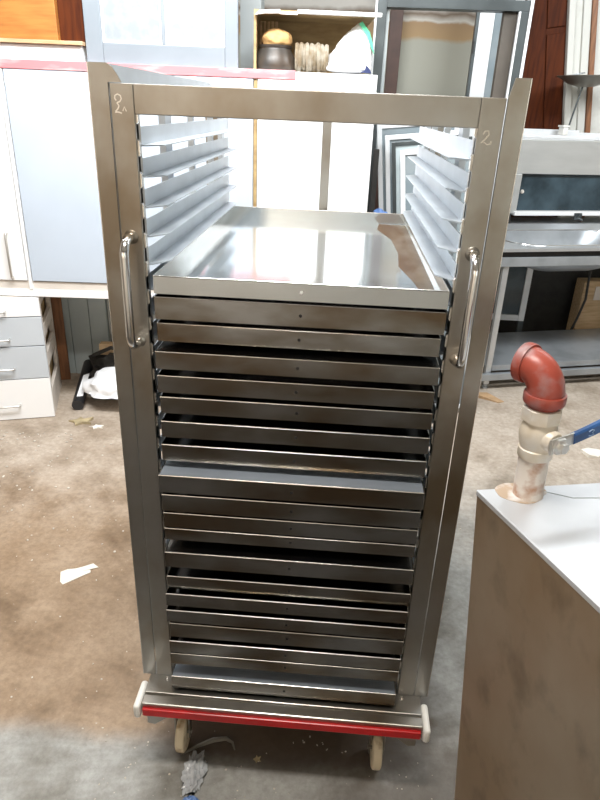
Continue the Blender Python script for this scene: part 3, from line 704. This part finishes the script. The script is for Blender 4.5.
# stacked window sashes leaning behind the cabinet end
def sash(x0, y, wd, h, w, tilt, label, fm, gm):
    s = empty('stacked_sash', (x0 + 0.11 * h, y, 0), label, 'window sash', 'window sashes stacked behind the cabinet', 0)
    MB().frame(0, wd, 0, h, w, 0, 0.022, bev=0.002).build('frame', fm, s)
    MB().box(w, wd - w, 0.008, 0.014, w, h - w).build('pane', gm, s)
    s.rotation_euler = (-0.01, -tilt, 0)
sash(0.362, 2.36, 0.40, 1.51, 0.026, 0.11, 'frontmost white framed sash with a dusty blue pane behind the trolley', M['palframe'], M['glass_blue'])
sash(0.318, 2.41, 0.42, 1.545, 0.020, 0.11, 'second sash with a thin grey frame behind the frontmost sash', M['darkframe'], M['panelblue'])
sash(0.282, 2.46, 0.42, 1.575, 0.024, 0.11, 'third sash with a white frame behind the thin grey one', M['palframe'], M['glass_blue'])
sash(0.236, 2.51, 0.44, 1.63, 0.026, 0.11, 'rearmost and tallest white sash of the stack', M['palframe'], M['glass_blue'])
MB_ = MB().box(0, 0.03, 0, 0.04, 0, 1.50, 0.004).build('dark_gap_bar', M['debris'], None, loc=(0.226, 2.40, 0))  # black bar put into the gap in place of its shade
tag(MB_, 'black upright bar put in for the dark gap between cabinet end and stacked sashes', 'bar')
bf = MB(); bf.blob((0, 0, 0.0), 0.045, 0.03, 0.04, 0.35, 6, 4)
bf.tube([(0, 0, -0.03), (0, 0.0, -1.17)], 0.02, 10)
tag(bf.build('blue_film_roll', M['bluefilm'], None, True, loc=(0.285, 2.30, 1.165)), 'crumpled blue film at the foot of the stacked sashes', 'film')

# ------------------------------------------------------------------ sink table on the right
TA = math.radians(17)
tb = empty('sink_table', (1.10, 2.78, 0), 'stainless steel sink table with a round basin and lower shelf at right', 'sink table', rotz=TA)
TWd, TDp = 1.5, 0.66
b = MB(); b.box(-0.04, TWd, -0.01, 0.035, 0.832, 0.889, 0.003); b.box(-0.04, -0.005, 0.035, TDp, 0.84, 0.885); b.box(-0.04, TWd, TDp - 0.03, TDp, 0.832, 0.889)
b.build('rail', M['sinksteel_dull'], tb)
for (lx, ly) in ((0.025, 0.018), (TWd - 0.06, 0.018), (0.025, TDp - 0.015), (TWd - 0.06, TDp - 0.015)):
    l = MB(); l.box(lx - 0.020, lx + 0.020, ly - 0.014, ly + 0.014, 0.03, 0.8315, 0.003); l.box(lx - 0.013, lx - 0.008, ly - 0.0165, ly - 0.0145, 0.05, 0.83)
    lg = l.build('leg', M['sinksteel'], tb)
    MB().lathe([(0, 0), (0.02, 0), (0.02, 0.012), (0.012, 0.018), (0.012, 0.03), (0, 0.03)], 16, Matrix.Translation((lx, ly, 0))).build('foot', M['sinksteel_dull'], lg, True)
b = MB(); b.box(-0.03, TWd, 0.036, TDp - 0.031, 0.152, 0.166); b.box(0.046, TWd - 0.09, 0.0, 0.0355, 0.128, 0.168, 0.002)
b.build('shelf', M['sinksteel_dull'], tb)
b = MB(); b.box(-0.05, TWd, -0.035, -0.003, 0.072, 0.118, 0.003)
b.build('foot_rail', M['sinksteel_dull'], tb)
# counter with a round-cornered basin
def rrect(cx, cy, hx, hy, r, n=6):
    out = []
    for (sx, sy, a0) in ((1, 1, 0), (-1, 1, PI / 2), (-1, -1, PI), (1, -1, 1.5 * PI)):
        for i in range(n + 1):
            a = a0 + PI / 2 * i / n; out.append((cx + sx * (hx - r) + r * math.cos(a), cy + sy * (hy - r) + r * math.sin(a)))
    return out
bm = bmesh.new()
OUT = [(-0.045, -0.02), (TWd, -0.02), (TWd, TDp), (-0.045, TDp)]
loops = []
bcx, bcy = 0.62, 0.33
for (hx, hy, r, z) in ((0.50, 0.27, 0.2, 0.944), (0.48, 0.25, 0.19, 0.942), (0.46, 0.235, 0.18, 0.90), (0.38, 0.19, 0.15, 0.80), (0.22, 0.11, 0.09, 0.752), (0.03, 0.03, 0.029, 0.748)):
    loops.append([bm.verts.new((a, c, z)) for a, c in rrect(bcx, bcy, hx, hy, r)])
n = len(loops[0])
for A, B_ in zip(loops[:-1], loops[1:]):
    for i in range(n): bm.faces.new((A[i], A[(i + 1) % n], B_[(i + 1) % n], B_[i]))
bm.faces.new(loops[-1])
under = []
for (hx, hy, r, z) in ((0.49, 0.255, 0.195, 0.930), (0.47, 0.24, 0.185, 0.89), (0.39, 0.20, 0.155, 0.79), (0.23, 0.12, 0.095, 0.742), (0.03, 0.03, 0.029, 0.738)):
    under.append([bm.verts.new((a, c, z)) for a, c in rrect(bcx, bcy, hx, hy, r)])
for A, B_ in zip(under[:-1], under[1:]):
    for i in range(n): bm.faces.new((A[i], B_[i], B_[(i + 1) % n], A[(i + 1) % n]))
bm.faces.new(under[-1][::-1])
k = MB(); k._merge(bm); k.build('basin', M['sinksteel_dull'], tb, True)
rl = [(a, c, 0.9455) for a, c in rrect(bcx, bcy, 0.497, 0.267, 0.2)]
MB().tube(rl + rl[:2], 0.004, 8).build('basin_rim', M['polished'], tb, True)
ct = MB()
# counter top as four bands round the basin opening plus rim and folded edges
bm = bmesh.new()
inner = [bm.verts.new((a, c, 0.944)) for a, c in rrect(bcx, bcy, 0.50, 0.27, 0.2)]
def outp(a, c):
    dx, dy = a - bcx, c - bcy
    t = min(((TWd - bcx) / dx if dx > 0 else (-0.045 - bcx) / dx) if abs(dx) > 1e-6 else 1e9, ((TDp - bcy) / dy if dy > 0 else (-0.02 - bcy) / dy) if abs(dy) > 1e-6 else 1e9)
    return (bcx + dx * t, bcy + dy * t, 0.944)
outer = [bm.verts.new(outp(v.co.x, v.co.y)) for v in inner]
for i in range(n):
    j = (i + 1) % n; a_, c_ = outer[i].co, outer[j].co
    if abs(a_.x - c_.x) > 1e-4 and abs(a_.y - c_.y) > 1e-4:
        X = a_.x if abs(a_.x - TWd) < 1e-4 or abs(a_.x + 0.045) < 1e-4 else c_.x
        Y = a_.y if abs(a_.y - TDp) < 1e-4 or abs(a_.y + 0.02) < 1e-4 else c_.y
        bm.faces.new((inner[i], outer[i], bm.verts.new((X, Y, 0.944)), outer[j], inner[j]))
    else: bm.faces.new((inner[i], outer[i], outer[j], inner[j]))
bmesh.ops.recalc_face_normals(bm, faces=bm.faces[:])
ct._merge(bm)
ct.box(-0.045, TWd, -0.022, -0.016, 0.926, 0.946, 0.001)
ct.box(-0.047, -0.041, -0.02, TDp, 0.890, 0.946, 0.001)
ct.box(-0.045, TWd, 0.60, 0.605, 0.944, 0.99); ct.box(-0.045, TWd, 0.605, 0.88, 0.985, 0.99)
ct.build('counter', M['sinksteel'], tb)
b = MB(); b.box(-0.03, TWd, 0.005, 0.03, 0.8895, 0.926)  # black strip put in for the shaded gap under the counter edge
b.build('gap_shade_strip', M['black'], tb)

# oven standing on the rear of the table
ov = empty('steel_oven', (0.93920 - 0.015, 3.30597 + 0.05, 0.99), 'stainless steel oven with a dark window standing behind the sink', 'oven', rotz=TA)
b = MB()
b.box(0.30, 1.55, 0.0, 0.265, 0.335, 0.555, 0.004); b.box(0.30, 0.392, 0.0, 0.265, 0.07, 0.334, 0.004)
b.box(0.392, 1.55, 0.10, 0.265, 0.058, 0.334); b.box(1.42, 1.55, 0.0, 0.1, 0.07, 0.334, 0.004)
b.build('housing', M['ovensteel'], ov)
b = MB().box(0.393, 1.419, 0.03, 0.098, 0.088, 0.334).build('window', M['darkglass'], ov)
b = MB(); b.lathe([(0.0, 0.012), (0.010, 0.011), (0.014, 0.0)], 20, Matrix.Translation((0.428, 0.029, 0.215)) @ Matrix.Rotation(PI / 2, 4, 'X'))
b.build('dial', M['cream'], ov, True)
MB().box(0.372, 1.55, -0.02, 0.095, 0.058, 0.087, 0.004).build('ledge', M['white'], ov)
b = MB(); b.box(0.30, 0.365, 0.01, 0.06, 0.0, 0.069, 0.003); b.box(1.48, 1.54, 0.01, 0.06, 0, 0.057, 0.003); b.box(0.31, 0.36, 0.18, 0.22, 0.0, 0.069); b.box(1.48, 1.54, 0.18, 0.22, 0.0, 0.057)
b.build('foot', M['blackplastic'], ov)
b = MB(); b.box(0.845, 0.905, -0.03, -0.0205, 0.03, 0.078, 0.003); b.tube([(0.86, -0.02, 0.05), (0.875, -0.05, 0.075)], 0.008, 10); b.tube([(0.87, -0.02, 0.045), (0.905, -0.045, 0.03)], 0.007, 10)
b.build('latch', M['darkframe'], ov, True)
# aluminium profiles lying on the oven
def ontop(u, v):
    o = ov.location; return (o[0] + u * math.cos(TA) - v * math.sin(TA), o[1] + u * math.sin(TA) + v * math.cos(TA), 0.99 + 0.5555)
for (u0, u1, v, h, lab) in ((0.24, 0.90, 0.03, 0.030, 'front white aluminium profile lying on the oven'), (0.22, 0.84, 0.13, 0.062, 'middle white aluminium profile lying on the oven'), (0.24, 1.25, 0.238, 0.045, 'rear white aluminium profile lying on the oven')):
    p = MB(); p.box(u0, u1, -0.025, 0.025, 0, h, 0.003); p.box(u0, u1, -0.028, -0.0251, h * 0.35, h * 0.5)
    tag(p.build('aluminium_profile', M['palframe'], None, loc=(*ontop(0, v)[:2], 1.5455), rotz=TA), lab, 'profile', 'aluminium profiles on the oven')
cl = MB(); cl.box(-0.02, 0.02, -0.028, 0.028, 0, 0.05, 0.004); cl.box(-0.028, 0.028, -0.032, 0.032, 0.0505, 0.062, 0.003)
xo = ontop(0.66, -0.001 + 0.03); tag(cl.build('clamp_block', M['whiteplastic'], None, loc=(xo[0], xo[1], 1.5765), rotz=TA), 'small white clamp block standing on the front profile', 'clamp')
# shallow dish on a slanted rod
ds = empty('dish_stand', (1.655, 3.768, 1.5455), 'dull metal dish with a wire loop on a slanted rod above the oven', 'dish')
MB().lathe([(0, 0.0), (0.06, 0.004), (0.12, 0.022), (0.165, 0.052), (0.20, 0.066), (0.195, 0.069), (0.16, 0.058), (0.11, 0.030), (0.05, 0.012), (0, 0.009)], 40, Matrix.Translation((0.045, 0.02, 0.335)) @ Matrix.Rotation(-0.02, 4, 'Y')).build('bowl', M['disc'], ds, True)
MB().tube([(-0.03, 0, 0.0), (-0.005, 0.01, 0.15), (0.03, 0.02, 0.345)], 0.006, 10).build('rod', M['darkframe'], ds, True)
MB().box(-0.052, -0.008, -0.022, 0.022, -0.0, 0.010, 0.003).build('foot_plate', M['darkframe'], ds)
MB().tube([(-0.055 + 0.055 * math.cos(2 * PI * i / 20) + 0.0, -0.05 + 0.05 * math.sin(2 * PI * i / 20), 0.408 + 0.012 * math.cos(2 * PI * i / 20)) for i in range(21)], 0.0035, 8).build('wire_loop', M['sinksteel_dull'], ds, True)

# under and behind the table
sf = empty('glazed_casement', (1.17, 3.62, 0), 'grey framed dark pane standing behind the sink table', 'window')
MB().frame(0, 0.37, 0.235, 0.86, 0.045, 0, 0.04, bev=0.003).build('frame', M['palframe'], sf)
MB().box(0.045, 0.325, 0.014, 0.024, 0.281, 0.814).build('pane', M['darkglass'], sf)
for x0 in (0.0, 0.33): MB().box(x0, x0 + 0.04, 0.0, 0.04, 0, 0.2345).build('support', M['darkframe'], sf)
wd = MB(); wd.box(0, 0.34, 0, 0.12, 0, 0.53, 0.004)
wdo = wd.build('wooden_box', M['lightwood'], None, loc=(2.005, 3.80, 0), rotz=0.2)
tag(wdo, 'pale wooden box standing behind the sink table legs', 'box')
MB().box(0.10, 0.24, -0.006, -0.0002, 0.38, 0.49, 0.002).build('box_lid_plate', M['cream'], wdo)
cb = MB(); cb.tube([(2.01, 3.77, 0.80), (2.015, 3.76, 0.54), (2.02, 3.75, 0.40), (1.985, 3.74, 0.25), (1.95, 3.74, 0.12), (1.85, 3.74, 0.012), (1.70, 3.72, 0.012)], 0.010, 8)
tag(cb.build('cable', M['blackplastic'], None, True), 'black cable hanging behind the sink table', 'cable')
dkp = MB().box(0, 1.45, 0, 0.03, 0, 0.88, 0.003).build('dark_board', M['debris'], None, loc=(1.22, 4.025, 0))  # near-black board fills the dark background behind the table
tag(dkp, 'near-black board filling the dark area behind the sink table', 'board')

# ------------------------------------------------------------------ foreground tank with pipe, valve and elbow
O = Vector((0.3592, -0.2188, 1.067))
ub = Vector((math.cos(0.2234), math.sin(0.2234), 0)); uf = Vector((0.387, -0.922, 0)).normalized()
SL = Vector((0.090, -0.021, -1.067))         # the side leans inward to the floor
tk = empty('steel_tank', (O.x + 0.35, O.y - 0.25, 0), 'stained stainless steel tank in the right foreground with a pipe on top', 'tank')
OF = Vector((O.x + 0.35, O.y - 0.25, 0))
LB, LF = 0.75, 0.80
def quadbox(A, B_, C_, D_, down, inset):
    bm = bmesh.new(); cen = (A + B_ + C_ + D_) / 4
    tops = [bm.verts.new(p - OF) for p in (A, B_, C_, D_)]
    bots = []
    for p in (A, B_, C_, D_):
        q = p.copy(); q.z = 0.0
        d = Vector((cen.x - p.x, cen.y - p.y, 0)).normalized()
        q += inset * d
        bots.append(bm.verts.new(q - OF))
    bm.faces.new(tops)
    for i in range(4): bm.faces.new((tops[i], bots[i], bots[(i + 1) % 4], tops[(i + 1) % 4]))
    bm.faces.new(bots[::-1])
    bmesh.ops.recalc_face_normals(bm, faces=bm.faces[:]); return bm
A = O; B_ = O + ub * LB; D_ = O + uf * LF; C_ = B_ + uf * LF
# body: left side leans so its lower corner sits where the photo shows it
bm = bmesh.new()
dz = Vector((0, 0, -0.012))
tops = [bm.verts.new(p + dz - OF) for p in (A, B_, C_, D_)]
bl = [A + Vector((0.09, -0.021, 0)), B_ + Vector((-0.05, -0.02, 0)), C_ + Vector((-0.05, 0.03, 0)), D_ + Vector((0.09, 0.0, 0))]
for p in bl: p.z = 0.0
bots = [bm.verts.new(p - OF) for p in bl]
bm.faces.new(tops)
for i in range(4): bm.faces.new((tops[i], bots[i], bots[(i + 1) % 4], tops[(i + 1) % 4]))
bm.faces.new(bots[::-1]); bmesh.ops.recalc_face_normals(bm, faces=bm.faces[:])
k = MB(); k._merge(bm); k.build('tank_body', M['tankside'], tk)
lid = MB()
e_ = 0.002
pl = [A - ub * e_ - uf * e_, B_ + ub * e_ - uf * e_, C_ + ub * e_ + uf * e_, D_ - ub * e_ + uf * e_]
lid.prism([((p - OF).x, (p - OF).y) for p in pl], 'z', O.z - 0.0118, O.z, 0.0015)
lid.build('lid', M['tanktop'], tk)
# dirt ring round the pipe foot
PB = Vector((0.449, -0.219, O.z)) - OF
PD = Vector((-0.035, 0.0, 1)).normalized()
pm = Matrix.Translation(PB) @ PD.to_track_quat('Z', 'Y').to_matrix().to_4x4()
b = MB(); b.prism([(PB.x - 0.012 + (0.046 + 0.006 * math.sin(2 * q) + 0.003 * math.sin(5 * q)) * math.cos(q), PB.y + 0.002 + (0.034 + 0.004 * math.sin(3 * q)) * math.sin(q)) for q in [i * 2 * PI / 48 for i in range(48)]], 'z', O.z + 0.0001, O.z + 0.0006)
b.build('dirt_ring', plain('brown_dirt', (0.36, 0.27, 0.19), 0.7, 0, scale=24, col2=(0.55, 0.52, 0.50), lo=0.45, hi=0.6), tk)
pipe = MB().lathe([(0, -0.004), (0.028, -0.004), (0.0275, 0.0), (0.0265, 0.01), (0.0265, 0.085), (0, 0.085)], 32, pm).build('pipe', M['whitepipe'], tk, True)
v = MB()
v.lathe([(0, 0.080), (0.0285, 0.080), (0.030, 0.082), (0.030, 0.098), (0.028, 0.100), (0.031, 0.112), (0.033, 0.126), (0.031, 0.140), (0.028, 0.148), (0.028, 0.152)], 32, pm)
v.lathe([(0.028, 0.152), (0.034, 0.153), (0.034, 0.176), (0.032, 0.178), (0, 0.178)], 8, pm)
sd = Vector((0.50, -0.866, 0)).normalized()
sm = pm @ Matrix.Translation((0, 0, 0.124)) @ (pm.to_3x3().inverted() @ sd).to_track_quat('Z', 'Y').to_matrix().to_4x4()
v.lathe([(0, 0.0), (0.020, 0.0), (0.020, 0.036), (0.017, 0.040), (0, 0.040)], 20, sm)
valve = v.build('ball_valve', M['brass'], tk, True)
MB().lathe([(0, 0.0475), (0.016, 0.0475), (0.016, 0.053), (0.0095, 0.0535), (0.0095, 0.062), (0.0, 0.063)], 6, sm).build('stem_nut', M['nut'], valve)
sc_ = sm @ Vector((0, 0, 0.044))
lx = Vector((0.84, 0.485, 0.16)).normalized()
def lever(m, t0, t1, w, th, bend=0.0, w2=None):
    nrm = (sm.to_3x3() @ Vector((0, 0, 1))).normalized(); up2 = nrm.cross(lx).normalized()
    if up2.z < 0: up2 = -up2
    bm = bmesh.new(); rings = []
    for i in range(9):
        u = i / 8; t = t0 + (t1 - t0) * u
        c = sc_ + lx * t + up2 * bend * u ** 2
        ww = w + ((w2 or w) - w) * u
        rings.append([bm.verts.new(c + up2 * (ww / 2) * a + nrm * th / 2 * b_) for a, b_ in ((1, 0.5), (0.75, 1), (-0.75, 1), (-1, 0.5), (-1, -0.5), (-0.75, -1), (0.75, -1), (1, -0.5))])
    for A1, B1 in zip(rings[:-1], rings[1:]):
        for q in range(8): bm.faces.new((A1[q], A1[(q + 1) % 8], B1[(q + 1) % 8], B1[q]))
    bm.faces.new(rings[0]); bm.faces.new(rings[-1][::-1]); bmesh.ops.recalc_face_normals(bm, faces=bm.faces[:]); m._merge(bm); return nrm, up2
arm = MB(); lever(arm, -0.016, 0.045, 0.030, 0.006, 0.0, 0.020)
ar = arm.build('lever', M['nut'], valve, True)
slv = MB(); nrm_, up_2 = lever(slv, 0.034, 0.20, 0.021, 0.012, 0.012, 0.027)
slo = part(slv.build('lever_sleeve', M['blue'], tk, True), 'blue vinyl lever sleeve')
# raised mark on the sleeve
mk = MB(); mp = []
for a_, c_ in ((0.062, 0.004), (0.068, 0.006), (0.074, 0.003), (0.070, -0.001), (0.074, -0.005), (0.067, -0.006), (0.062, -0.004)):
    mp.append(sc_ + lx * (a_ + 0.004) + up_2 * (c_ + 0.001) + nrm_ * 0.0062)
mk.tube(mp, 0.0012, 6); mk.build('raised_mark', M['bluemark'], slo)
# elbow opening away to the left, with collars
el = MB(); R0 = 0.031; Rb = 0.040
hd = Vector((-0.66, 0.75, 0)).normalized()
c0 = PB + PD * 0.187
pts = []
for i in range(13):
    a = (PI / 2) * i / 12
    pts.append(c0 + PD * (0.016 + Rb * math.sin(a)) + hd * (Rb * (1 - math.cos(a))))
el.tube([c0 + PD * 0.0] + pts + [pts[-1] + hd * 0.010], [R0] * 15, 32, cap=True)
def collar(c, d, r0, r1, h):
    m_ = Matrix.Translation(c) @ d.to_track_quat('Z', 'Y').to_matrix().to_4x4()
    el.lathe([(r0, 0), (r1 - 0.001, 0.0), (r1, 0.003), (r1, h - 0.003), (r1 - 0.001, h), (r0, h)], 32, m_)
collar(c0 - PD * 0.001, PD, R0 - 0.002, R0 + 0.0045, 0.017)
collar(pts[-1] - hd * 0.004, hd, R0 - 0.002, R0 + 0.0045, 0.016)
el.build('elbow', M['pinkpipe'], tk, True)
MB().lathe([(0.022, 0.0), (0.029, 0.0), (0.029, 0.002), (0.022, 0.002)], 24, Matrix.Translation(pts[-1] + hd * 0.0125) @ hd.to_track_quat('Z', 'Y').to_matrix().to_4x4(), closed=True).build('elbow_mouth', M['black'], tk)
MB().lathe([(0, 0), (0.0265, 0), (0.0265, 0.022), (0, 0.022)], 28, Matrix.Translation(PB + PD * 0.170) @ PD.to_track_quat('Z', 'Y').to_matrix().to_4x4()).build('threaded_nipple', M['pinkpipe'], tk, True)
# scratch line across the lid
b = MB(); b.tube([(PB.x + 0.035, PB.y + 0.01, O.z + 0.0002), (PB.x + 0.08, PB.y - 0.005, O.z + 0.0002), (PB.x + 0.2, PB.y + 0.01, O.z + 0.0002)], 0.0012, 6)
b.build('lid_seam', M['greycol'], tk)

# ------------------------------------------------------------------ litter on the floor
def litter(name, outline, loc, mat, label, cat, th=0.001, wob=0.006, group=None):
    o = MB().scrap(outline, 0, th, wob).build(name, mat, None, loc=(loc[0], loc[1], 0.0005)); return tag(o, label, cat, group)
PAPER = [(-0.085, 0.01), (-0.06, 0.03), (-0.02, 0.035), (0.0, 0.05), (0.05, 0.075), (0.085, 0.055), (0.05, 0.04), (0.06, 0.02), (0.03, 0.0), (0.0, -0.03), (-0.04, -0.06), (-0.06, -0.045)]
litter('torn_paper', [(a * 0.8, c * 0.95) for a, c in PAPER], (-0.868, 0.668), M['paper'], 'torn piece of white paper on the brown floor left of the trolley', 'paper')
litter('cardboard_scrap', [(-0.07, 0.06), (0.0, 0.05), (0.09, -0.05), (0.05, -0.07), (-0.02, -0.03), (-0.08, 0.0)], (1.11, 2.63), M['card'], 'brown cardboard scrap beside the sink table foot', 'cardboard', 0.002, 0.02)
litter('paper_scrap', [(-0.05, 0.02), (0.0, 0.05), (0.06, 0.01), (0.03, -0.04), (-0.03, -0.05)], (1.54, 1.95), M['paper'], 'small pale scrap on the floor below the blue lever', 'scrap', 0.003, 0.02)
leaf = [(-0.07, 0.0), (-0.03, 0.03), (-0.02, 0.06), (0.01, 0.03), (0.06, 0.045), (0.04, 0.005), (0.07, -0.02), (0.02, -0.02), (-0.01, -0.05), (-0.03, -0.015)]
litter('dry_leaf', leaf, (-1.345, 1.93), M['leaf'], 'curled dry leaf in front of the white bag', 'leaf', 0.002, 0.02)
litter('dry_leaf', [(a * 0.6, c * 0.5) for a, c in leaf], (-1.235, 1.88), M['paper'], 'small pale leaf scrap nearest the trolley post', 'leaf', 0.002, 0.01)
litter('dry_leaf', [(a * 0.16, c * 0.22) for a, c in leaf], (-0.067, -0.03), M['leaf'], 'tiny yellow leaf under the trolley front', 'leaf', 0.001, 0.004)
st = MB(); st.tube([(-0.285, -0.035, 0.003), (-0.24, -0.006, 0.007), (-0.20, 0.012, 0.012), (-0.165, 0.02, 0.012), (-0.145, 0.012, 0.008), (-0.135, -0.008, 0.004)], [0.003, 0.005, 0.007, 0.006, 0.004, 0.002], 8)
tag(st.build('bent_strip', M['disc'], None, True), 'bent dull metal strip on the floor beside the front left wheel', 'strip')
cb = MB(); cb.blob((0, 0, 0.006), 0.028, 0.055, 0.014, 0.55, 11, 4, 0.0, freq=3.5)
cbo = cb.build('crumpled_film', M['clearbag'], None, False, loc=(-0.235, -0.088, 0.0))
tag(cbo, 'crumpled clear plastic film on the floor in the near foreground', 'film')
cb2 = MB(); cb2.blob((0, 0, 0.006), 0.02, 0.018, 0.012, 0.5, 12, 3, 0.0, freq=3.5)
tag(cb2.build('blue_film_scrap', M['bluefilm'], None, False, loc=(-0.228, -0.172, 0.0)), 'small blue film scrap at the bottom edge of the floor', 'film')
gr = bmesh.new()
def chip(x, y, s):
    m_ = Matrix.Translation((x, y, s * 0.3)) @ Matrix.Rotation(random.uniform(0, 6.28), 4, 'Z')
    r_ = bmesh.ops.create_icosphere(gr, subdivisions=1, radius=s, matrix=m_ @ Matrix.Diagonal((1, random.uniform(0.4, 1), 0.35, 1)))
for i in range(420):
    q = random.random()
    if q < 0.40: x, y = random.uniform(-1.9, -0.45), random.uniform(0.1, 1.80)
    elif q < 0.60: x, y = random.uniform(-1.9, -1.3), random.uniform(1.2, 1.78)
    elif q < 0.85: x, y = random.uniform(-0.6, 0.45), random.uniform(-0.2, 0.06)
    else: x, y = random.uniform(0.42, 1.6), random.uniform(0.0, 2.5)
    chip(x, y, random.uniform(0.0012, 0.004) * (1 + max(0, y) * 0.9))
k = MB(); k._merge(gr); tag(k.build('floor_grit', M['grit']), 'scattered pale grit and paint chips on the concrete floor', 'grit', None, 'stuff')
